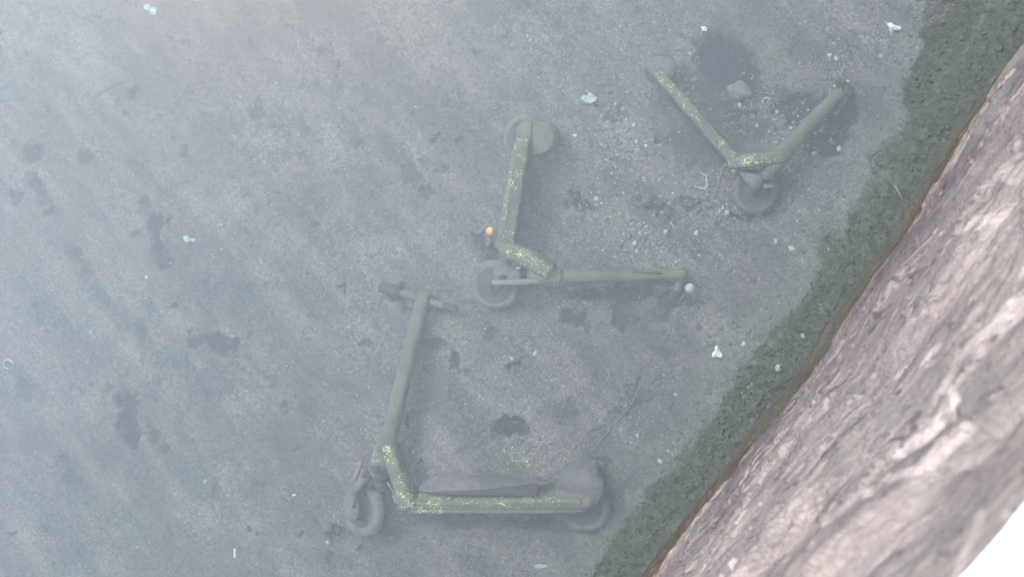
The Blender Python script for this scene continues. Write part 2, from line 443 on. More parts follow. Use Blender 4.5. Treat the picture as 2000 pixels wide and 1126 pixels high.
def sweep(pts, side, w, t, n=2.6, seg=16, sub=6, cap=True):
    """swept rounded section: w along `side`, t across it; w and t may be lists per point"""
    pts = [Vector(p) for p in pts]
    if not isinstance(w, (list, tuple)): w = [w]*len(pts)
    if not isinstance(t, (list, tuple)): t = [t]*len(pts)
    P_, W_, T_ = [], [], []
    for i in range(len(pts)-1):
        for k in range(sub):
            f = k/sub
            P_.append(pts[i].lerp(pts[i+1], f)); W_.append(w[i]*(1-f)+w[i+1]*f); T_.append(t[i]*(1-f)+t[i+1]*f)
    P_.append(pts[-1]); W_.append(w[-1]); T_.append(t[-1])
    vs, fs = [], []
    m = len(P_)
    side = Vector(side).normalized()
    # rounded ends: shrink the first and last ring
    for i in range(m):
        d = (P_[min(i+1, m-1)]-P_[max(i-1, 0)]).normalized()
        s = (side-d*side.dot(d)).normalized(); u = d.cross(s)
        for k in range(seg):
            a = 2*math.pi*k/seg
            c, s_ = math.cos(a), math.sin(a)
            cx = math.copysign(abs(c)**(2/n), c); sy = math.copysign(abs(s_)**(2/n), s_)
            q = P_[i]+s*cx*W_[i]/2+u*sy*T_[i]/2
            g = min(W_[i], T_[i])*.065*(perlin(q.x*34+q.z*20, q.y*34, 17)+.6*perlin(q.x*90, q.y*90+q.z*60, 18))
            vs.append(q+(s*cx+u*sy)*float(g))
    for i in range(m-1):
        for k in range(seg):
            a = i*seg+k; b = i*seg+(k+1) % seg
            fs.append((a, b, b+seg, a+seg))
    if cap:
        for i, rev in ((0, True), (m-1, False)):
            c = len(vs); d = (P_[1]-P_[0]).normalized() if i == 0 else (P_[-1]-P_[-2]).normalized()
            vs.append(P_[i]+d*(-.12 if i == 0 else .12)*min(W_[i], T_[i]))
            for k in range(seg):
                a = i*seg+k; b = i*seg+(k+1) % seg
                fs.append((c, b, a) if rev else (c, a, b))
    return vs, fs
def lathe(center, axis, prof, seg=40, a0=0., a1=2*math.pi, ref=None):
    center = Vector(center); axis = Vector(axis).normalized()
    ref = Vector(ref) if ref else Vector((1, 0, .01))
    e1 = (ref-axis*ref.dot(axis)).normalized(); e2 = axis.cross(e1)
    full = abs(a1-a0-2*math.pi) < 1e-6
    n = seg if full else seg+1
    vs, fs = [], []
    for i in range(n):
        a = a0+(a1-a0)*i/seg
        d = e1*math.cos(a)+e2*math.sin(a)
        for r, h in prof: vs.append(center+d*r+axis*h)
    m = len(prof)
    for i in range(seg):
        j = (i+1) % n if full else i+1
        for k in range(m-1):
            fs.append((i*m+k, j*m+k, j*m+k+1, i*m+k+1))
    return vs, fs
def torus_prof(R, r, n=14, squash=1.15):
    return [(R+r*math.cos(2*math.pi*k/n), r*squash*math.sin(2*math.pi*k/n)) for k in range(n+1)]
def plate(poly, thick, up=(0, 0, 1), bev=.004):
    """an outline in space given a real thickness along -up, with bevelled rim"""
    up = Vector(up).normalized()
    c = sum((Vector(p) for p in poly), Vector())/len(poly)
    rings = []
    for (sc, h) in ((1-bev*14, 0), (1, -bev), (1, -thick+bev), (1-bev*10, -thick)):
        rings.append([c+(Vector(p)-c)*sc+up*h for p in poly])
    vs = [v for r in rings for v in r]; n = len(poly); fs = []
    for i in range(3):
        for k in range(n):
            a = i*n+k; b = i*n+(k+1) % n
            fs.append((a, a+n, b+n, b))
    vs.append(c+up*.004); t = len(vs)-1
    for k in range(n): fs.append((t, k, (k+1) % n))
    vs.append(c-up*thick); t = len(vs)-1
    for k in range(n): fs.append((t, 3*n+(k+1) % n, 3*n+k))
    return vs, fs
def round_poly(pts, it=2):
    for _ in range(it):
        q = []
        for i in range(len(pts)):
            a, b = Vector(pts[i]), Vector(pts[(i+1) % len(pts)])
            q += [a.lerp(b, .25), a.lerp(b, .75)]
        pts = q
    return pts
def join(*ms):
    vs, fs = [], []
    for v, f in ms:
        o = len(vs); vs += list(v); fs += [tuple(i+o for i in x) for x in f]
    return vs, fs
def wear(vs, spots, base=0.):
    """bare-paint weight near the places where the silt has come off; spots: (point, radius, amount)"""
    out = []
    for v in vs:
        w = base
        for p, r, a in spots:
            d = (Vector(v)-p).length/r
            if d < 1: w = max(w, a*(1-d*d))
        out.append(w)
    return out

# ------------------------------------------------------------------ riverbed
def build_bed():
    x0, x1, y0, y1 = -3.05, 1.35, -1.5, 1.75
    nx, ny = 1020, 760
    # sheet runs on outwards with growing cells
    gx = np.concatenate([x0-np.array([60, 30, 14, 6, 2.5, 1.0, .35]), np.linspace(x0, x1, nx), x1+np.array([.2, .6, 1.5, 4, 12, 60])])
    gy = np.concatenate([y0-np.array([60, 30, 14, 6, 2.5, 1.0, .35]), np.linspace(y0, y1, ny), y1+np.array([.35, 1, 2.5, 6, 14, 30, 60])])
    X, Y = np.meshgrid(gx, gy)
    h, dk, toe, st = bed_parts(X.ravel(), Y.ravel())
    inside = wall_dist(X.ravel(), Y.ravel())
    far = (X.ravel() < x0-.3) | (X.ravel() > x1+.3) | (Y.ravel() < y0-.3) | (Y.ravel() > y1+.3)
    h = np.where(far, -.5, h); dk = np.where(far, 0, dk)
    h = np.where(inside < -.25, -.62, h)
    n = X.size
    me = bpy.data.meshes.new('riverbed')
    co = np.stack([X.ravel(), Y.ravel(), h], 1)
    ny2, nx2 = X.shape
    idx = np.arange(n).reshape(ny2, nx2)
    q = np.stack([idx[:-1, :-1], idx[:-1, 1:], idx[1:, 1:], idx[1:, :-1]], -1).reshape(-1, 4)
    me.vertices.add(n); me.vertices.foreach_set('co', co.ravel())
    me.loops.add(q.size); me.loops.foreach_set('vertex_index', q.ravel())
    me.polygons.add(len(q)); me.polygons.foreach_set('loop_start', np.arange(len(q))*4)
    me.polygons.foreach_set('loop_total', np.full(len(q), 4))
    me.polygons.foreach_set('use_smooth', np.ones(len(q), bool))
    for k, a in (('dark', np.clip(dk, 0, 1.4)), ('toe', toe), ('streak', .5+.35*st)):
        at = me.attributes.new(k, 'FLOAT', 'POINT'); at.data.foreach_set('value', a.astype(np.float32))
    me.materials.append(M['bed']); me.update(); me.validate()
    o = bpy.data.objects.new('riverbed', me); COL.objects.link(o); o['kind'] = 'structure'
build_bed()

# ------------------------------------------------------------------ water
def build_water():
    ZB = -.75
    ins = lambda s, k: U*s+NW*k
    # the water ends inside the body of the quay
    a, b = ins(-60, D0+.12), ins(60, D0+.12)
    c, d = ins(60, D0-60), ins(-60, D0-60)
    vs = [Vector((p.x, p.y, z)) for z in (ZB, 0.) for p in (a, b, c, d)]
    fs = [(3, 2, 1, 0), (4, 5, 6, 7), (0, 1, 5, 4), (1, 2, 6, 5), (2, 3, 7, 6), (3, 0, 4, 7)]
    o = link('water', vs, fs, M['water'], smooth_=False)
    bm = bmesh.new(); bm.from_mesh(o.data); bmesh.ops.recalc_face_normals(bm, faces=bm.faces); bm.to_mesh(o.data); bm.free()
    o['kind'] = 'structure'
build_water()

# ------------------------------------------------------------------ quay wall
TOPK = [-40, -1.6, -1.2, -.75, -.35, -.14, .03, .22, .5, 40]
TOPV = [1.60, 1.62, 1.72, 1.50, 1.46, 1.612, 1.585, 1.50, 1.60, 1.60]
def build_wall():
    ss = np.concatenate([[-40, -20, -8, -4, -2.6], np.linspace(-2.0, 2.0, 1000), [2.6, 4, 8, 20, 40]])
    nz = 300
    tt = np.linspace(0, 1, nz)
    Sg, Tg = np.meshgrid(ss, tt)
    top = np.interp(Sg, TOPK, TOPV)-.032
    Zg = -.62+(top+.62)*Tg
    far = (np.abs(Sg) > 2.1)
    # layered, flaking relief: long flakes running along the wall, tilted a little
    a = Sg*math.cos(.10)+Zg*math.sin(.10); b = -Sg*math.sin(.10)+Zg*math.cos(.10)
    wob = .10*perlin(a*2.2, b*3, 71)+.045*perlin(a*8, b*9, 72)+.012*perlin(a*30, b*32, 74)
    f = fbm(a*1.0, (b+wob*.8)*3.9, 73, 6, .54)
    v = (f+.9)*6.0
    k = np.floor(v); fr = v-k
    ter = (k+smooth(.0, .2, fr))/6.0
    lay = smooth(0, .55, fr)
    rel = .042*(ter-.9)+.007*fbm(a*6, b*9, 81, 4, .6)+.0032*fbm(Sg*16, Zg*40, 91, 4, .62)
    big = .030*perlin(Sg*1.3, Zg*1.6, 95)
    # bleached streaks and dark cracks traced onto the face as stains of its own
    X0 = Sg*U.x+D0*NW.x; Y0 = Sg*U.y+D0*NW.y
    RT = np.array(ROT.transposed()); pts = np.stack([X0, Y0, Zg-CAM_H], -1)@RT.T
    dep = np.maximum(-pts[..., 2], .05)
    wx = 12*perlin(Sg*6, Zg*9, 201)+11*perlin(Sg*26, Zg*34, 202); wy = 12*perlin(Sg*6, Zg*9, 203)+11*perlin(Sg*26, Zg*34, 204)
    PX = 1000+FPX*pts[..., 0]/dep+wx; PY = 563-FPX*pts[..., 1]/dep+wy
    def stroke(lines):
        m = np.zeros_like(PX)
        for pl, wd, st in lines:
            wd *= .62
            for (ax, ay), (bx, by) in zip(pl[:-1], pl[1:]):
                L2 = (bx-ax)**2+(by-ay)**2
                tt_ = np.clip(((PX-ax)*(bx-ax)+(PY-ay)*(by-ay))/L2, 0, 1)
                dd = np.hypot(PX-ax-tt_*(bx-ax), PY-ay-tt_*(by-ay))
                m = np.maximum(m, st*(1-smooth(.55*wd, 1.3*wd, dd)))
        return np.where(far, 0, m)
    pale = stroke([([(1685,868),(1730,835),(1790,775)],12,1.),([(1790,775),(1815,700),(1860,640),(1925,560),(1985,470)],15,1.),([(1880,745),(1935,695),(2010,630)],9,.85),
        ([(1715,925),(1770,890),(1835,800)],15,.95),([(1432,1118),(1448,1075)],11,1.1),([(1395,1126),(1425,1085)],6,.8),([(1590,1010),(1650,940),(1690,895)],6,.7),([(1640,790),(1690,735),(1720,690)],11,.65),
        ([(1725,745),(1765,680),(1800,640)],9,.6),([(1770,580),(1800,545),(1835,515)],12,.6),([(1850,440),(1880,415),(1915,395)],12,.5),([(1935,335),(2010,270)],13,.5),([(1530,1045),(1545,1020)],5,.8),([(1430,1010),(1450,990)],5,.9),([(1470,975),(1480,965)],4,.9),
        ([(1900,620),(1960,545),(2010,505)],14,.85),([(1560,880),(1580,850)],6,.6),([(1800,1110),(1830,1040),(1860,960)],14,.6),([(1720,1040),(1760,985)],18,.55),([(1905,960),(1960,900)],20,.5),([(1985,860),(2010,820)],16,.6),([(1660,1100),(1710,1040)],14,.6)])
    crack = stroke([([(1655,660),(1690,630),(1720,595)],4,1.),([(1745,545),(1790,510)],4,.9),([(1500,965),(1560,900),(1610,840)],4,.8),([(1590,850),(1650,790),(1700,720)],9,.7),([(1570,1000),(1640,920)],10,.5),([(1380,1040),(1420,1000),(1440,960)],9,.6),
        ([(1690,870),(1740,810),(1760,770)],8,.8),([(1800,640),(1850,580),(1900,520)],10,.45),([(1880,480),(1960,400)],6,.5),([(1780,800),(1800,740)],7,.6),([(1840,870),(1790,920)],22,.35),([(1950,1000),(1900,1030)],12,.35),([(1600,770),(1640,720)],5,.7)])
    base = np.interp(Sg, WALL_K, WALL_V)
    # keep the waterline where it is, relief grows above and below it
    amp = .9+.1*smooth(.0, .2, np.abs(Zg))
    edge = 1-smooth(.86, .99, Tg)*.95
    off = D0+base-(rel+big*smooth(0, .3, np.abs(Zg))*(1-smooth(.86, .99, Tg)))*amp*edge
    off = off+.035*smooth(.02, .5, np.clip(-Zg, 0, 1))
    X = Sg*U.x+off*NW.x; Y = Sg*U.y+off*NW.y
    n = X.size
    idx = np.arange(n).reshape(X.shape)
    q = np.stack([idx[:-1, :-1], idx[:-1, 1:], idx[1:, 1:], idx[1:, :-1]], -1).reshape(-1, 4)
    me = bpy.data.meshes.new('wall_face')
    me.vertices.add(n); me.vertices.foreach_set('co', np.stack([X.ravel(), Y.ravel(), Zg.ravel()], 1).ravel())
    me.loops.add(q.size); me.loops.foreach_set('vertex_index', q.ravel())
    me.polygons.add(len(q)); me.polygons.foreach_set('loop_start', np.arange(len(q))*4)
    me.polygons.foreach_set('loop_total', np.full(len(q), 4)); me.polygons.foreach_set('use_smooth', np.ones(len(q), bool))
    for kk, aa in (('layer', lay), ('height', Zg), ('pale', pale), ('crack', crack)):
        at = me.attributes.new(kk, 'FLOAT', 'POINT'); at.data.foreach_set('value', aa.ravel().astype(np.float32))
    uvl = me.uv_layers.new(name='UVMap')
    uvc = np.stack([a.ravel()[q.ravel()], b.ravel()[q.ravel()]], 1)
    uvl.data.foreach_set('uv', uvc.ravel().astype(np.float32))
    me.materials.append(M['wall']); me.update(); me.validate()
    root = thing('quay_wall', tuple(U*0+NW*D0), 'mauve brown flaking quay wall with rusty crust, rising from the water along the right side', 'wall')
    o = bpy.data.objects.new('wall_face', me); COL.objects.link(o)
    o.parent = root; o.location = (-root.location.x, -root.location.y, -root.location.z)
    # pale concrete coping, rounded worn edge
    sc = np.concatenate([[-40, -10, -3], np.linspace(-1.8, 1.6, 140), [3, 10, 40]])
    vs, fs = [], []
    prof = [(.10, -.12), (.02, -.045), (-.016, -.038), (-.022, -.015), (-.010, .004), (.020, .018), (.08, .025), (.12, .03), (.30, .03), (1.14, .03), (1.17, .03), (1.19, .025), (1.2, .01), (1.2, -.12)]
    for s in sc:
        top = float(np.interp(s, TOPK, TOPV)); bo = float(wall_off(s))
        wb = .010*float(perlin(s*4, .3, 5))+.006*float(perlin(s*13, .7, 6))
        for (k, z) in prof:
            kk = k+(wb if k < .1 else 0)
            p = U*s+NW*(D0+bo+kk)
            vs.append((p.x, p.y, top+z+.4*wb))
    m = len(prof)
    for i in range(len(sc)-1):
        for k in range(m-1): fs.append((i*m+k, (i+1)*m+k, (i+1)*m+k+1, i*m+k+1))
    link('coping', vs, fs, M['cap'], root)
    # quay ground behind
    p = [U*-60+NW*(D0+1.15), U*60+NW*(D0+1.15), U*60+NW*(D0+70), U*-60+NW*(D0+70)]
    g = link('quay_pavement', [(v.x, v.y, z) for z in (1.2, 1.56) for v in p], [(0, 1, 2, 3), (7, 6, 5, 4), (0, 4, 5, 1), (1, 5, 6, 2), (2, 6, 7, 3), (3, 7, 4, 0)], M['quay'], smooth_=False)
    g['kind'] = 'structure'
build_wall()

# ------------------------------------------------------------------ greenery on the quay (seen only mirrored in the water)
def foliage(blobs, n, size):
    """leaf clusters through the volume of several ellipsoids"""
    vs, fs = [], []
    tot = sum(b[3]*b[4]*b[5] for b in blobs)
    for (cx, cy, cz, rx, ry, rz) in blobs:
        k = int(n*rx*ry*rz/tot)
        for _ in range(k):
            d = rng.normal(size=3); d /= np.linalg.norm(d); r = rng.random()**.4
            c = np.array([cx+d[0]*rx*r, cy+d[1]*ry*r, cz+d[2]*rz*r])
            a = rng.normal(size=3); a /= np.linalg.norm(a); b = np.cross(a, rng.normal(size=3)); b /= np.linalg.norm(b)
            L = size*(.6+.8*rng.random()); w = L*.45
            o = len(vs); vs += [c-a*L, c+b*w, c+a*L, c-b*w]; fs.append((o, o+1, o+2, o+3))
    return vs, fs
def build_green():
    def at(s, k, z): p = U*s+NW*(D0+k); return (p.x, p.y, z)
    def bush(name, label, cat, blobs, n, size, seed=1):
        r = np.random.default_rng(seed)
        s0 = sum(b[0] for b in blobs)/len(blobs); k0 = sum(b[1] for b in blobs)/len(blobs)+.12
        root = thing(name, at(s0, k0, 1.6), label, cat)
        bl = [(*at(b[0], b[1], 0)[:2], b[2], b[3], b[3], b[3]*.95) for b in blobs]
        v, f = foliage(bl, n, size); link('crown', v, f, M['leaf'], root, False)
        parts = []
        for b in bl:
            p0 = Vector(at(s0, k0, 1.57)); p1 = Vector(b[:3]); w = b[3]*.16
            parts.append(sweep([p0, p0.lerp(p1, .5)+Vector((0, 0, .1*b[3])), p1], (1, 0, 0), [w, w*.6, .008], [w, w*.6, .008], 2, 8, 3))
        v, f = join(*parts); link('trunk', v, f, M['bark'], root)
    G1 = [(.34,.22,1.72,.20),(.50,.2,1.78,.21),(.66,.24,1.80,.2)]
    G2 = [(.86,.24,1.85,.23),(1.05,.25,2.0,.26),(1.25,.26,2.15,.26)]
    G3 = [(1.55,.42,2.5,.40),(1.75,.40,2.9,.42),(1.95,.42,3.4,.45),(2.2,.44,4.0,.5),(2.6,.5,4.4,.6)]
    G4 = [(3.4,1.0,5.6,1.1),(4.2,1.0,7.0,1.25),(5.2,1.2,8.8,1.5),(6.5,1.5,10.5,1.8)]
    bush('bush', 'lowest green bush on the quay, mirrored in the green strip', 'bush', G1, 3000, .034, 3)
    bush('bush', 'middle green bush on the quay between the lowest bush and the small tree', 'bush', G2, 3400, .040, 4)
    bush('tree', 'small green tree leaning over the quay edge', 'tree', G3, 7000, .07, 5)
    bush('tree', 'tallest green tree on the quay, farthest along the wall', 'tree', G4, 12000, .12, 6)
build_green()

# ------------------------------------------------------------------ scooters
SCGROUP = 'kick scooters lying on the riverbed'
def wheel(name, root, c, axis, R, r, mat_t='tyre', hub=.045, squash=1.0):
    v, f = join(lathe(c, axis, [(.008, .030), (.020, .030), (.026, .022), (hub, .018), (hub+.006, .022), (R-r*.7, .018), (R-r*.55, .0), (R-r*.7, -.018), (hub, -.02), (.02, -.03), (.008, -.03)]))
    w = link(name, v, f, M['rim'], root)
    v, f = lathe(c, axis, torus_prof(R-r, r, 14, squash), 56)
    v = [Vector(p)+Vector(p-Vector(c)).normalized()*.002*float(perlin(p[0]*40, p[1]*40, 8)) for p in v]
    link('tyre', v, f, M[mat_t], w)
    return w

def scooter_front():
    """big scooter in the foreground, lying on its side"""
    Z = -.40
    Fc = P(712, 994, -.45); Rc = P(1141, 986, -.47)
    root = thing('kick_scooter', (Fc.x, Fc.y, -.5), 'large silted lime scooter nearest the bottom, its long deck stem pointing up', 'scooter', SCGROUP)
    axis = Vector((.0, -.42, .90)).normalized()
    ax_f = Vector((-.36, .06, .92)).normalized()
    wheel('front_wheel', root, Fc, ax_f, .102, .025)
    wheel('rear_wheel', root, Rc, Vector((.05, -.12, 1)), .096, .022)
    # deck: side vector tilted so the top plate shows above the side rail
    a, b = P(806, 972, -.425), P(1140, 968, -.435)
    v, f = sweep([a, a.lerp(b, .06), a.lerp(b, .94), b], axis, [.10, .115, .115, .11], [.046, .052, .052, .046], 7, 28, 12)
    sp = [(P(820, 992, Z), .10, 1.15), (P(850, 988, Z), .11, 1.2), (P(885, 975, Z), .09, .85), (P(870, 965, Z), .07, .8), (P(960, 966, Z), .14, .9), (P(1040, 968, Z), .12, .9), (P(1000, 998, Z), .08, .8), (P(1080, 990, Z), .10, .9), (P(1110, 975, Z), .09, .9)]
    link('deck', v, f, M['lime'], root, attrs={'wear': wear(v, sp, .1)})
    # raised lip along the lower rail
    v, f = sweep([P(808, 998, -.378), P(1090, 999, -.385), P(1145, 996, -.40)], axis, .010, .014, 3, 8, 8)
    link('rail', v, f, M['lime'], root, attrs={'wear': wear(v, [(P(845, 996, Z), .14, 1.2)], .15)})
    # rubber mat that has come up off the deck along one side
    up = [(812, 951), (826, 943), (842, 934), (858, 928), (875, 925), (900, 926), (940, 929), (980, 931), (1020, 932), (1052, 935), (1078, 940)]
    lo = [(822, 960), (836, 960), (850, 960.5), (870, 960.5), (895, 960), (920, 959), (950, 957), (980, 954), (1010, 950), (1038, 945), (1066, 947)]
    top, bot = [], []
    for i in range(len(up)):
        zt = -.455+.012*math.sin(i*.4); zb = -.372
        top.append([P(up[i][0]*(1-g)+lo[i][0]*g, up[i][1]*(1-g)+lo[i][1]*g, zt*(1-g)+zb*g+.010*math.sin(math.pi*g)) for g in (0, .2, .4, .6, .8, 1)])
    vs, fs = [], []
    for t_ in (0, -.005):
        for r in top:
            for p in r: vs.append(p+Vector((0, 0, t_)))
    n = len(top); o = n*6
    for i in range(n-1):
        for k in range(5):
            a_ = i*6+k; fs += [(a_, a_+1, a_+7, a_+6), (o+a_, o+a_+6, o+a_+7, o+a_+1)]
        fs += [(i*6, i*6+6, o+i*6+6, o+i*6), (i*6+5, o+i*6+5, o+i*6+11, i*6+11)]
    for i in (0, n-1):
        for k in range(5): fs.append((i*6+k, o+i*6+k, o+i*6+k+1, i*6+k+1))
    link('deck_mat', vs, fs, M['silt'], root)
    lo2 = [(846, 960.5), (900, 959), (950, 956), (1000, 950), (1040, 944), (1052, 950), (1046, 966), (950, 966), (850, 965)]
    v, f = plate([P(x, y, -.366) for x, y in lo2], .004, axis, .001); link('deck_gap_shade', v, f, M['dark'], root, False)  # dark plate painted as the shade in the gap between mat and rail
    v, f = sweep([P(818, 947, -.452), P(838, 936, -.450), P(858, 927.5, -.450), P(874, 924.5, -.455)], (0, 0, 1), .004, [.003, .0065, .007, .003], 2, 8, 4)
    link('mat_edge_highlight', v, f, M['metal'], root)  # paler strip standing in for the highlight along the mat's edge
    # rear fender: big moulded cover over the wheel
    poly = round_poly([P(x, y, -.385) for x, y in [(1082, 962), (1090, 930), (1118, 914), (1166, 913), (1167, 934), (1180, 948), (1176, 972), (1160, 998), (1088, 1001)]])
    v, f = plate(poly, .06, axis, .008)
    link('rear_fender', v, f, M['dull'], root)
    v, f = lathe(P(1148, 980, -.383), axis, [(.001, .012), (.014, .012), (.020, .004), (.020, -.01)], 20)
    link('bolt', v, f, M['silt'], root)
    # down tube from deck to head
    v, f = sweep([P(762, 868, -.395), P(770, 895, -.39), P(787, 945, -.385), P(803, 986, -.392)], axis, [.06, .062, .062, .07], [.050, .058, .060, .066], 4.5, 24, 8)
    sp = [(P(757, 886, -.365), .06, 1.1), (P(764, 905, -.36), .06, .9), (P(795, 938, -.36), .075, 1.3), (P(788, 962, -.36), .07, 1.15), (P(776, 925, -.36), .06, .8), (P(806, 990, -.36), .08, 1.2)]
    link('down_tube', v, f, M['lime'], root, attrs={'wear': wear(v, sp, .1)})
    v, f = sweep([P(753, 884, -.372), P(764, 912, -.365), P(776, 942, -.362), P(784, 962, -.365)], axis, .006, .006, 2, 8, 4)
    link('trim_strip', v, f, M['lime'], root, attrs={'wear': [.95]*len(v)})
    # head tube and long stem
    v, f = sweep([P(735, 926, -.425), P(744, 897, -.42), P(757, 862, -.41)], axis, [.058, .064, .062], [.058, .072, .074], 3, 20, 5)
    link('head_tube', v, f, M['lime'], root, attrs={'wear': wear(v, [(P(738, 885, Z), .05, .9), (P(745, 882, Z), .03, 1.)], .1)})
    v, f = sweep([P(752, 878, -.41), P(766, 830, -.41), P(790, 730, -.425), P(812, 640, -.44), P(830, 571, -.455)], axis, [.062, .060, .056, .054, .050], [.072, .060, .055, .055, .052], 2.6, 20, 10)
    link('stem', v, f, M['lime'], root, attrs={'wear': wear(v, [(P(778, 800, Z), .08, .35)], .0)})
    # handlebar across the stem top, one grip sunk in the silt
    h0, h1, h2 = P(744, 560, -.480), P(828, 585, -.458), P(892, 604, -.470)
    v, f = sweep([h0, h1, h2], (0, 0, 1), .026, .026, 2, 12, 6); hb = link('handlebar', v, f, M['dull'], root)
    v, f = sweep([h0, h0.lerp(h1, .45)], (0, 0, 1), .040, .042, 2, 14, 4); link('grip', v, f, M['dark'], hb)
    v, f = sweep([h1.lerp(h2, .6), h2], (0, 0, 1), .030, .030, 2, 14, 4); link('grip', v, f, M['dark'], hb)
    # fork legs either side of the wheel, fender bracket, reflector strip
    v, f = sweep([P(733, 928, -.43), P(712, 938, -.40), P(693, 960, -.385), P(685, 1000, -.395)], ax_f, [.03, .045, .042, .038], [.03, .03, .036, .050], 3.5, 14, 6)
    fk = link('fork', v, f, M['silt'], root)
    v, f = plate(round_poly([P(x, y, -.375) for x, y in [(680, 978), (698, 978), (700, 1002), (692, 1020), (676, 1017), (672, 1000)]]), .018, ax_f, .003)
    link('axle_cover', v, f, M['silt'], fk)
    gb = []
    for (x, y, z_, rr) in [(716, 930, -.40, .020), (704, 945, -.39, .016), (735, 915, -.39, .018), (745, 930, -.40, .022), (722, 948, -.41, .015), (712, 962, -.42, .012), (700, 1008, -.39, .012), (690, 985, -.375, .012), (742, 948, -.40, .014), (660, 1036, -.49, .018)]:
        c0 = P(x, y, z_); vv, ff = lathe(c0, (0, 0, 1), [(rr*math.sin(math.pi*k/8)+1e-5, -rr*.8*math.cos(math.pi*k/8)) for k in range(9)], 12)
        gb.append(([c0+(q-c0)*(1+.9*float(perlin(q.x*70, q.y*70+q.z*50, 12))) for q in vv], ff))
    v, f = join(*gb); link('algae_growth', v, f, M['dark'], fk)['kind'] = 'stuff'
    v, f = sweep([P(722, 925, -.43), P(742, 935, -.425), P(752, 950, -.44)], axis, .06, .055, 2.5, 16, 5)
    link('front_fender', v, f, M['dark'], root)
    v, f = sweep([P(706, 900, -.40), P(692, 936, -.40)], axis, .02, .017, 4, 10, 4)
    link('reflector', v, f, M['rust'], root)
    v, f = sweep([P(757, 941, -.395), P(770, 964, -.385), P(774, 972, -.385)], axis, .007, .007, 2, 8, 4)
    v2, f2 = sweep([P(772, 966, -.38), P(775, 978, -.38), P(781, 980, -.38)], axis, .020, .020, 4, 10, 3)
    v, f = join((v, f), (v2, f2)); link('kickstand', v, f, M['metal'], root)
    v, f = sweep([P(789, 966, -.37), P(787, 984, -.372), P(778, 993, -.38)], axis, .011, .010, 3, 8, 4)
    link('hook', v, f, M['metal'], root)
    pts = [P(790, 1000, -.43), PB(800, 1022, .006), PB(812, 1040, .006), PB(825, 1056, .006), PB(836, 1062, .004)]
    v, f = sweep(pts, (0, 0, 1), .007, .007, 2, 6, 4); link('cable', v, f, M['silt'], root)

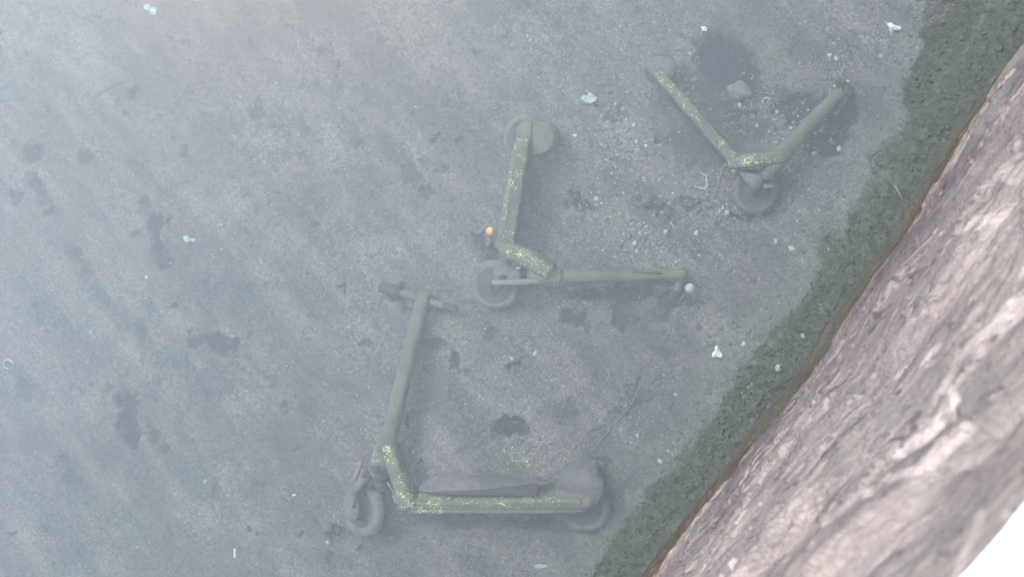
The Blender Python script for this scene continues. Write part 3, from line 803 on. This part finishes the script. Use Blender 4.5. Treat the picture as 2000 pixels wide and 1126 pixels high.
def scooter_mid():
    Z = -.40
    Fc = P(968, 556, -.455); Rc = P(1026, 268, -.47)
    root = thing('kick_scooter', (Fc.x, Fc.y, -.5), 'silted lime scooter in the middle beside the orange ball, its stem pointing straight right', 'scooter', SCGROUP)
    axis = Vector((-.25, -.12, .95)).normalized()
    wheel('front_wheel', root, Fc, Vector((-.05, -.22, .96)), .092, .021)
    wheel('rear_wheel', root, Rc, Vector((-.1, -.12, .98)), .080, .019)
    poly = round_poly([P(x, y, -.405) for x, y in [(1012, 238), (1045, 235), (1068, 240), (1082, 258), (1080, 282), (1064, 300), (1036, 304), (1018, 292), (1006, 262)]])
    v, f = plate(poly, .07, axis, .005); link('rear_fender', v, f, M['lime'], root, attrs={'wear': [0]*len(v)})
    v, f = sweep([P(1039, 238, -.400), P(1037, 262, -.397), P(1034, 300, -.400)], axis, .003, .005, 3, 8, 4); link('fender_seam', v, f, M['dark'], root)
    a, b = P(1023, 272, -.415), P(990, 474, -.405)
    v, f = sweep([a, a.lerp(b, .1), a.lerp(b, .95), b], Vector((.16, .02, .98)), [.10, .12, .12, .11], [.048, .058, .066, .070], 6, 28, 14)
    sp = []
    for (x, y, r, am) in [(1022, 278, .05, .9), (1012, 300, .06, .95), (1002, 325, .06, 1.), (998, 350, .07, 1.15), (994, 385, .04, .9), (991, 410, .04, .95), (989, 430, .04, .9), (1003, 395, .05, .6), (995, 450, .05, .6), (1003, 465, .04, .7)]:
        sp.append((P(x-2, y, -.345), r, am))
    link('deck', v, f, M['lime'], root, attrs={'wear': wear(v, sp, .05)})
    v, f = sweep([P(1006, 318, -.340), P(997, 365, -.335), P(991, 400, -.335), P(987, 440, -.338)], axis, .005, .005, 2, 8, 6)
    link('trim_strip', v, f, M['lime'], root, attrs={'wear': wear(v, [(P(992, 400, -.335), .12, 1.1)], .3)})
    v, f = sweep([P(982, 470, -.40), P(1000, 486, -.39), P(1040, 508, -.39), P(1078, 530, -.395)], axis, [.09, .085, .075, .07], [.056, .058, .060, .056], 4.5, 24, 9)
    sp = [(P(1012, 492, -.36), .06, 1.1), (P(1030, 503, -.36), .06, 1.15), (P(1048, 512, -.36), .05, 1.), (P(1064, 522, -.36), .05, .95), (P(1008, 478, -.36), .04, .9)]
    link('down_tube', v, f, M['lime'], root, attrs={'wear': wear(v, sp, .1)})
    v, f = sweep([P(1036, 538, -.41), P(1062, 537, -.405), P(1098, 538, -.41)], axis, .062, [.052, .062, .056], 3.2, 18, 5)
    link('head_tube', v, f, M['lime'], root, attrs={'wear': wear(v, [(P(1060, 528, -.38), .05, .9), (P(1092, 547, -.39), .03, .8)], .1)})
    v, f = sweep([P(1080, 540, -.41), P(1160, 540, -.42), P(1250, 538, -.44), P(1338, 535, -.46)], axis, [.05, .046, .044, .042], [.050, .042, .040, .040], 2.4, 18, 10)
    link('stem', v, f, M['lime'], root, attrs={'wear': [0.]*len(v)})
    v, f = sweep([P(1235, 532, -.42), P(1292, 533, -.425)], axis, .006, .008, 3, 8, 4); link('slot', v, f, M['dark'], root)
    h0, h1, h2 = P(1338, 528, -.44), P(1328, 552, -.465), P(1312, 590, -.49)
    v, f = sweep([h0, h1, h2], (0, 0, 1), .026, .026, 2, 12, 6); hb = link('handlebar', v, f, M['silt'], root)
    v, f = sweep([h1.lerp(h2, .4), h2], (0, 0, 1), .038, .038, 2, 14, 4); link('grip', v, f, M['dark'], hb)
    v, f = sweep([P(1316, 596, -.49), P(1335, 578, -.47), P(1344, 570, -.46)], (0, 0, 1), .008, .008, 2, 8, 4); link('brake_lever', v, f, M['silt'], hb)
    # fork: side bar, boxed cover with dark opening
    v, f = sweep([P(962, 551, -.395), P(1000, 551, -.385), P(1055, 549, -.39)], axis, [.02, .024, .024], [.020, .020, .022], 3.5, 12, 6)
    fk = link('fork', v, f, M['metal'], root)
    poly = round_poly([P(x, y, -.400) for x, y in [(962, 528), (980, 519), (1014, 526), (1016, 546), (1012, 552), (964, 552)]], 1)
    v, f = plate(poly, .05, axis, .004); link('fork_cover', v, f, M['silt'], fk)
    v, f = plate(round_poly([P(x, y, -.392) for x, y in [(973, 536), (989, 536), (989, 545), (973, 545)]]), .006, axis, .001); link('opening', v, f, M['dark'], fk)
    v, f = sweep([P(1008, 523.5, -.385), P(1017, 523.5, -.385)], axis, .008, .006, 3, 8, 2); link('pin', v, f, M['shell'], fk)
    v, f = sweep([P(1072, 552, -.40), P(1092, 551, -.40)], axis, .02, .022, 4, 10, 3); link('clamp', v, f, M['metal'], root)

def scooter_far():
    Fc = P(1474, 374, -.47); Rc = P(1288, 133, -.49)
    root = thing('kick_scooter', (Fc.x, Fc.y, -.5), 'silted lime scooter by the rubble near the wall, spread in an open V', 'scooter', SCGROUP)
    axis = Vector((.16, -.30, .94)).normalized()
    wheel('front_wheel', root, Fc, Vector((-.04, -.26, .96)), .076, .021)
    wheel('rear_wheel', root, Rc-Vector((0, 0, .012)), Vector((.1, -.2, .95)), .056, .015)
    poly = round_poly([P(x, y, -.462) for x, y in [(1256, 126), (1268, 112), (1296, 108), (1318, 118), (1322, 138), (1310, 156), (1290, 158), (1270, 142)]])
    v, f = plate(poly, .05, axis, .005); link('rear_fender', v, f, M['dull'], root)
    a, b = P(1286, 146, -.435), P(1436, 316, -.42)
    v, f = sweep([a, a.lerp(b, .1), a.lerp(b, .9), b], axis, [.08, .10, .10, .10], [.034, .038, .044, .046], 5, 24, 16)
    sp = [(P(x, y, -.37), r, am) for x, y, r, am in [(1292, 152, .05, 1.15), (1303, 162, .045, 1.25), (1312, 178, .04, .8), (1328, 188, .05, 1.), (1338, 200, .04, .9), (1352, 222, .035, .9), (1368, 243, .035, .9), (1384, 262, .035, .8), (1400, 285, .04, .95), (1415, 298, .04, .8), (1428, 312, .05, 1.)]]
    link('deck', v, f, M['lime'], root, attrs={'wear': wear(v, sp, .0)})
    v, f = sweep([P(1345, 210, -.362), P(1372, 246, -.360), P(1402, 282, -.358)], axis, .005, .005, 2, 8, 6)
    link('trim_strip', v, f, M['lime'], root, attrs={'wear': [.75]*len(v)})
    v, f = sweep([P(1428, 316, -.41), P(1447, 314, -.40), P(1490, 310, -.40), P(1530, 303, -.405)], axis, [.08, .08, .07, .06], [.036, .038, .044, .044], 5, 22, 9)
    sp = [(P(1456, 317, -.37), .06, 1.3), (P(1475, 314, -.37), .05, 1.05), (P(1504, 319, -.37), .04, .9), (P(1434, 312, -.37), .04, .9)]
    link('down_tube', v, f, M['lime'], root, attrs={'wear': wear(v, sp, .1)})
    v, f = sweep([P(1492, 346, -.42), P(1508, 325, -.41), P(1528, 303, -.41)], axis, .055, [.040, .050, .056], 3, 18, 5)
    link('head_tube', v, f, M['lime'], root, attrs={'wear': wear(v, [(P(1506, 320, -.39), .03, .9), (P(1534, 300, -.38), .03, .7)], .05)})
    v, f = sweep([P(1515, 316, -.41), P(1550, 276, -.415), P(1590, 232, -.43), P(1640, 182, -.46)], axis, [.05, .046, .044, .040], [.058, .050, .046, .040], 2.4, 18, 10)
    link('stem', v, f, M['lime'], root, attrs={'wear': [0.]*len(v)})
    h0, h1, h2 = P(1660, 172, -.49), P(1646, 196, -.48), P(1628, 224, -.495)
    v, f = sweep([h0, h1, h2], (0, 0, 1), .022, .022, 2, 12, 6); hb = link('handlebar', v, f, M['silt'], root)
    v, f = sweep([h0, h0.lerp(h1, .7)], (0, 0, 1), .036, .034, 2, 14, 4); link('grip', v, f, M['dark'], hb)
    poly = [P(x, y, -.395) for x, y in [(1444, 333), (1452, 335), (1484, 341), (1492, 352), (1484, 366), (1476, 373), (1462, 362), (1450, 348)]]
    v, f = plate(round_poly(poly, 1), .03, axis, .003); fk = link('fork_cover', v, f, M['silt'], root)
    v, f = join(sweep([P(1492, 364, -.41), P(1513, 362, -.41)], axis, .02, [.018, .010], 3.5, 12, 3), sweep([P(1482, 350, -.41), P(1510, 348, -.415)], axis, .02, .012, 3, 10, 3))
    link('fork', v, f, M['silt'], root)
    v, f = sweep([P(1420, 322, -.42), P(1411, 327, -.42), P(1406, 348, -.43), P(1400, 370, -.45), P(1394, 388, -.48)], (0, 0, 1), .012, .009, 2, 8, 5)
    link('kickstand', v, f, M['metal'], root)
    v, f = sweep([P(1428, 334, -.40), P(1438, 333, -.40)], axis, .010, .010, 3, 8, 3); link('pin', v, f, M['shell'], root)

scooter_front(); scooter_mid(); scooter_far()

# ------------------------------------------------------------------ small litter on the bed
def scrap(name, pts, up, thick, mat, label, cat, curl=.004):
    c = PB(*pts[0], up)
    z = sum(PB(x, y).z for x, y in pts)/len(pts)+up
    poly = [P(x, y, z+curl*math.sin(i*2.3)) for i, (x, y) in enumerate(pts)]
    v, f = plate(poly, thick, (0, 0, 1), min(.0012, thick*.3))
    o = link(name, v, f, M[mat], None, False); tag(o, label, cat)
    return local_root(o, sum(poly, Vector())/len(poly))
def blob(name, px, py, rx, ry, rz, mat, label=None, cat=None, group=None, up=0., seed=0, lump=.25, ang=0.):
    p = PB(px, py, up)
    bm = bmesh.new(); bmesh.ops.create_icosphere(bm, subdivisions=3 if rx > .02 else 2, radius=1)
    for v in bm.verts:
        n = float(perlin(v.co.x*1.3+seed*7.1, v.co.y*1.3+v.co.z*.9, seed+5))
        k = 1+lump*n*1.6
        v.co = Vector((v.co.x*rx*k, v.co.y*ry*k, v.co.z*rz*k))
    bmesh.ops.rotate(bm, verts=bm.verts, matrix=Matrix.Rotation(ang, 3, 'Z'))
    me = bpy.data.meshes.new(name); bm.to_mesh(me); bm.free(); me.materials.append(M[mat])
    me.polygons.foreach_set('use_smooth', [True]*len(me.polygons))
    o = bpy.data.objects.new(name, me); COL.objects.link(o); o.location = p
    return tag(o, label, cat, group)
def ring(px, py, R, r, mat, label, cat, sq=1., up=.004, name='ring', gap=0.):
    p = PB(px, py, up)
    v, f = lathe(p, (.15*sq, -.25, 1), torus_prof(R, r, 8), 28, 0, 2*math.pi-gap)
    v = [Vector(q)+Vector(((1-sq)*-(q[0]-p.x), 0, 0))+Vector((.15*R*float(perlin(q[0]*60, q[1]*60, 3)), .15*R*float(perlin(q[0]*60, q[1]*60, 4)), 0)) for q in v]
    o = link(name, v, f, M[mat]); tag(o, label, cat)
    return local_root(o, p)

def litter():
    # orange ball and white ball
    p = PB(958, 451, .035)
    r = thing('ball', p, 'small bright orange ball beside the middle scooter', 'ball')
    v, f = lathe(p, (0, 0, 1), [(.0155*math.sin(math.pi*k/14)+1e-5, -.0155*math.cos(math.pi*k/14)) for k in range(15)], 28)
    link('shell', v, f, M['orange'], r)
    v, f = sweep([p+Vector((0, 0, -.014)), PB(958, 470)], (1, 0, 0), .006, .006, 2, 8, 3); link('stalk', v, f, M['dark'], r)
    p = PB(1347, 563, .05)
    r = thing('float', p, 'dirty white ball by the handlebar of the middle scooter', 'float')
    v, f = lathe(p, (.1, .3, 1), [(.0165*math.sin(math.pi*k/14)+1e-5, -.013*math.cos(math.pi*k/14)) for k in range(15)], 28)
    link('body', v, f, M['ball'], r)
    v, f = lathe(p+Vector((0, .002, .004)), (0, .35, 1), torus_prof(.0125, .0028, 8), 28, .2, 2.9, ref=(1, 0, 0)); link('rim', v, f, M['white'], r)
    scrap('plastic_scrap', [(281, 10), (290, 8), (300, 13), (306, 20), (302, 29), (294, 27), (287, 20), (280, 17)], .03, .004, 'teal', 'crumpled whitish plastic at the top edge, left of the picture', 'litter', .008)
    scrap('plastic_scrap', [(357, 461), (366, 459), (372, 465), (382, 466), (379, 472), (371, 470), (364, 474), (359, 468)], .006, .002, 'teal', 'pale blue torn flake left of centre among dark patches', 'litter')
    scrap('plastic_scrap', [(456, 1071), (460, 1070), (461, 1086), (459, 1089), (456, 1087)], .008, .003, 'white', 'thin white upright strip on bare silt near the bottom edge', 'litter', .001)
    scrap('plastic_scrap', [(1133, 192), (1139, 185), (1146, 187), (1150, 180), (1158, 184), (1166, 190), (1163, 197), (1152, 203), (1144, 200)], .012, .003, 'teal', 'pale blue plastic rag next to a dark curved stick', 'litter', .007)
    scrap('plastic_scrap', [(1118, 263), (1127, 262), (1126, 267), (1121, 267)], .006, .002, 'white', 'tiny white chip right of the middle rear wheel', 'litter', .001)
    scrap('wrapper', [(1732, 46), (1740, 44), (1748, 49), (1760, 52), (1759, 58), (1748, 59), (1738, 55)], .012, .004, 'white', 'small whitish wrapper at the top right near the green strip', 'litter', .003)
    scrap('plastic_scrap', [(1396, 676), (1401, 674), (1405, 683), (1411, 692), (1409, 698), (1399, 696), (1390, 698), (1391, 689), (1396, 684)], .014, .003, 'white', 'white triangular scrap between the middle scooter and the green strip', 'litter', .003)
    scrap('plastic_scrap', [(1043, 1104), (1052, 1100), (1066, 1102), (1070, 1105), (1058, 1109), (1046, 1109)], .008, .002, 'teal', 'pale flat flake below the long deck at the bottom edge', 'litter')
    scrap('plastic_scrap', [(1539, 481), (1546, 479), (1553, 483), (1552, 488), (1543, 490)], .010, .003, 'shell', 'pale chip by the edge of the green strip at mid height', 'litter', .001)
    scrap('plastic_scrap', [(1369, 52), (1376, 51), (1382, 55), (1379, 61), (1372, 60)], .008, .003, 'white', 'white crumb near the top edge, above the far scooter', 'litter', .002)
    scrap('plastic_scrap', [(570, 965), (577, 963), (578, 967), (571, 969)], .006, .002, 'white', 'tiny white sliver left of the big front wheel', 'litter', .001)
    scrap('plastic_scrap', [(283, 538), (287, 538), (288, 544), (284, 544)], .005, .002, 'white', 'tiny white crumb on the left below the pale blue flake', 'litter', .001)
    scrap('splinter', [(943, 588), (946, 588), (952, 597), (949, 599)], .008, .003, 'shell', 'pale splinter just under the middle front wheel', 'litter', .001)
    ring(1497, 198, .0120, .0028, 'teal', 'small white ring among rubble by the far scooter', 'ring')
    ring(17, 711, .0210, .0030, 'shell', 'thin crumpled pale loop at the left edge', 'loop', 1.1, name='loop', gap=.7)
    blob('shell', 178, 648, .0085, .0085, .006, 'shell', 'single white shell on pale silt far left', 'shell', None, .004, 3)
    blob('stone', 1446, 178, .040, .032, .022, 'pebble', 'flat greenish round stone in the dark hollow beside the white ring', 'stone', None, .02, 4, .3, -.6)
    blob('stone', 1520, 718, .011, .014, .009, 'shell', 'pale rounded stone alone in the green strip', 'stone', None, .006, 12)
    blob('stone', 1375, 387, .017, .010, .009, 'pebble', 'upper of two pale stones left of the far front wheel', 'stone', None, .006, 14, .3, -.5)
    blob('stone', 1381, 399, .017, .011, .010, 'pebble', 'lower of two pale stones left of the far front wheel', 'stone', None, .006, 15, .3, -.5)
    # sticks and wires
    def rod(name, pts, r, mat, label, cat, up=.006):
        q = [PB(x, y, up) for x, y in pts]
        v, f = sweep(q, (0, 0, 1), r*2, r*2, 2, 8, 4); o = link(name, v, f, M[mat]); tag(o, label, cat); local_root(o, q[0])
    rod('twig', [(1132, 203), (1160, 201), (1182, 207), (1196, 212), (1199, 222)], .0032, 'stick', 'dark curved twig right of the pale blue rag', 'twig')
    rod('twig', [(1162, 200), (1180, 204), (1196, 216), (1210, 226)], .0025, 'stick', 'short dark twig crossing the curved one by the rag', 'twig', .004)
    rod('twig', [(192, 185), (208, 176), (228, 165), (240, 162)], .003, 'stick', 'slender dark twig in the upper left', 'twig')
    rod('wire', [(1368, 338), (1379, 342), (1381, 362), (1376, 369), (1356, 364)], .0025, 'shell', 'bent thin wire left of the far kickstand', 'wire')
    rod('twig', [(1376, 720), (1392, 737), (1408, 756), (1426, 764)], .0022, 'pebble', 'fine pale stalk below the white triangular scrap', 'twig')
    rod('twig', [(1500, 762), (1530, 746), (1560, 728)], .0035, 'stick', 'brownish stick lying across the green strip', 'twig', .02)
    rod('twig', [(1748, 362), (1762, 388)], .0022, 'teal', 'short pale green stalk in the upper green strip', 'twig', .03)
    rod('twig', [(1202, 1101), (1262, 1100)], .0022, 'stick', 'dark thin straw at the bottom of the green strip', 'twig', .02)
    rod('twig', [(1150, 888), (1192, 838), (1248, 772)], .004, 'stick', 'long half buried dark stick above the long deck', 'twig', -.001)
    rod('twig', [(858, 1040), (872, 1062), (880, 1080)], .0024, 'pebble', 'pinkish stalk under the long deck', 'twig')
    rod('twig', [(300, 234), (350, 236)], .002, 'stick', 'straight thin dark straw in the upper left', 'twig', .003)
    # countable pale shells and pebbles
    spots = [(1230,270),(1243,276),(1248,290),(1262,285),(1238,245),(1340,185),(1348,105),(1358,118),(1620,108),(1633,114),(1640,128),(1656,158),(1672,158),(1445,205),(1455,238),(1473,228),(1510,228),(1518,218),(1527,226),(1478,245),
             (1545,250),(1555,256),(1530,272),(1638,290),(1645,296),(1412,405),(1420,415),(1408,425),(1238,372),(1226,388),(1250,455),(1262,442),(1300,452),(1215,470),(1240,475),(1265,480),(1245,490),(1150,415),(1170,375),(1165,388),(1360,455),
             (1365,498),(1290,300),(1150,60),(1035,78),(1030,70),(1468,660),(1452,672),(1490,715),(1425,700),(1585,620),(1568,655),(1480,812),(1474,824),(1330,660),(1180,690),(1305,880),(1290,900),(1228,845),(1245,850),(1212,838),(1320,770),(1345,1010),
             (1590,300),(1600,410),(1560,430),(1515,470),(1640,500),(1690,560),(1740,60),(1720,110),(1700,130),(650,118),(540,162),(575,645),(535,70),(640,1058),(320,1089),(268,1067),(450,875),(400,940),(1000,700),(1045,690),(980,790),(1040,880),(985,880),(1010,890)]
    for i, (x, y) in enumerate(spots):
        rr = (.0035+.005*random.random())*(1.25 if random.random() < .3 else 1)
        green = wall_dist(P(x, y, -.5).x, P(x, y, -.5).y) < .3
        if green: wh = 'in the green strip along the wall'
        elif x < 700: wh = 'on the open silt in the left third'
        elif y > 600 and x < 1200: wh = 'on the silt above the long deck of the bottom scooter'
        elif y > 600: wh = 'near the white triangular scrap'
        elif x < 1200 and y < 200: wh = 'on the silt above the middle scooter'
        elif y > 345: wh = 'between the middle scooter stem and the far front wheel'
        elif x < 1320: wh = 'just left of the far scooter deck'
        elif x > 1600: wh = 'beyond the stem end of the far scooter'
        else: wh = 'inside the open V of the far scooter'
        blob('pebble', x, y, rr*1.3, rr, rr*.7, 'shell' if random.random() < .6 else 'pebble',
             'tiny pale pebble ' + wh, 'pebble', 'pale pebbles ' + wh, rr*.4, i+30, .3, random.random()*3)
litter()

def scatter(name, n, sampler, size, mat, mode):
    """uncountable grit joined in one mesh"""
    ico = bmesh.new(); bmesh.ops.create_icosphere(ico, subdivisions=1, radius=1)
    iv = np.array([v.co[:] for v in ico.verts]); it = np.array([[v.index for v in f.verts] for f in ico.faces]); ico.free()
    fl_v = np.array([[-1, -.5, 0], [.2, -.8, .15], [1, .1, 0], [.1, .9, .1]]); fl_t = np.array([[0, 1, 2], [0, 2, 3]])
    bv, bt = (iv, it) if mode == 'stone' else (fl_v, fl_t)
    xy = sampler(n); n = len(xy)
    z = bed_parts(xy[:, 0], xy[:, 1])[0]
    sc = size[0]+(size[1]-size[0])*rng.random(n)**2.5
    V = np.repeat(bv[None], n, 0)
    if mode == 'stone': V = V*(1+.28*rng.normal(size=(n, len(bv), 1)).clip(-1, 1))
    V = V*(sc[:, None, None])*np.stack([1+.6*rng.random(n), np.full(n, 1.), .45+.3*rng.random(n)], 1)[:, None, :]
    a = rng.random(n)*2*np.pi; tl = rng.normal(size=n)*.5
    ca, sa = np.cos(a), np.sin(a)
    x_, y_, z_ = V[..., 0].copy(), V[..., 1].copy(), V[..., 2].copy()
    y2 = y_*np.cos(tl)[:, None]-z_*np.sin(tl)[:, None]; z2 = y_*np.sin(tl)[:, None]+z_*np.cos(tl)[:, None]
    V[..., 0] = x_*ca[:, None]-y2*sa[:, None]+xy[:, 0:1]; V[..., 1] = x_*sa[:, None]+y2*ca[:, None]+xy[:, 1:2]
    V[..., 2] = z2+z[:, None]+(sc*.25)[:, None]
    T = (bt[None]+(np.arange(n)*len(bv))[:, None, None]).reshape(-1, 3)
    V = V.reshape(-1, 3)
    me = bpy.data.meshes.new(name)
    me.vertices.add(len(V)); me.vertices.foreach_set('co', V.ravel())
    me.loops.add(T.size); me.loops.foreach_set('vertex_index', T.ravel())
    me.polygons.add(len(T)); me.polygons.foreach_set('loop_start', np.arange(len(T))*3); me.polygons.foreach_set('loop_total', np.full(len(T), 3))
    me.materials.append(M[mat]); me.update(); me.validate()
    if mode == 'stone': me.polygons.foreach_set('use_smooth', np.ones(len(T), bool))
    o = bpy.data.objects.new(name, me); COL.objects.link(o); o['kind'] = 'stuff'
    return o
def samp_toe(n):
    s = rng.uniform(-1.6, 2.3, n); d = rng.random(n)**1.5*.42
    return np.stack([s*U.x+(D0+wall_off(s)-d)*NW.x, s*U.y+(D0+wall_off(s)-d)*NW.y], 1)
def samp_cluster(clusters):
    def f(n):
        w = np.array([c[4] for c in clusters], float); w /= w.sum()
        out = []
        for c, k in zip(clusters, rng.multinomial(n, w)):
            p = P(c[0], c[1], -.5); sx, sy = c[2]/560, c[3]/560
            q = rng.normal(size=(k, 2))*np.array([sx, sy])
            out.append(q+np.array([p.x, p.y]))
        return np.concatenate(out)
    return f
o = scatter('gravel', 4200, samp_toe, (.002, .0075), 'green', 'stone')
tag(o, 'algae covered gravel at the foot of the quay wall', 'gravel')
CL = [(1230, 270, 45, 60, 3), (1480, 220, 60, 35, 3), (1410, 410, 45, 25, 2), (1250, 460, 60, 35, 3), (1190, 400, 60, 30, 1.5), (1640, 130, 25, 30, 1), (1560, 260, 40, 20, 1), (1570, 400, 40, 40, 1.5), (1010, 880, 40, 22, 1.5), (1230, 850, 50, 40, 1.5), (1150, 640, 200, 120, 2), (1340, 150, 20, 40, 1), (1480, 660, 40, 60, 1), (860, 1070, 40, 20, .7)]
o = scatter('rubble', 1000, samp_cluster(CL), (.002, .009), 'pebble', 'stone')
tag(o, 'loose grey rubble among the scooters', 'rubble')
CL2 = CL+[(720, 480, 60, 40, 2), (560, 330, 30, 30, 1), (430, 500, 60, 50, 1), (250, 620, 200, 150, 1.5), (500, 1000, 180, 90, 2), (1550, 700, 120, 160, 2), (650, 700, 120, 100, 1.5), (900, 750, 180, 90, 2), (700, 200, 300, 120, 2)]
o = scatter('shell_grit', 2600, samp_cluster(CL2), (.0012, .0042), 'shell', 'flake')
tag(o, 'pale shell grit strewn over the silt', 'grit')
# clean helper keys
for o in bpy.data.objects:
    if '_w' in o: del o['_w']
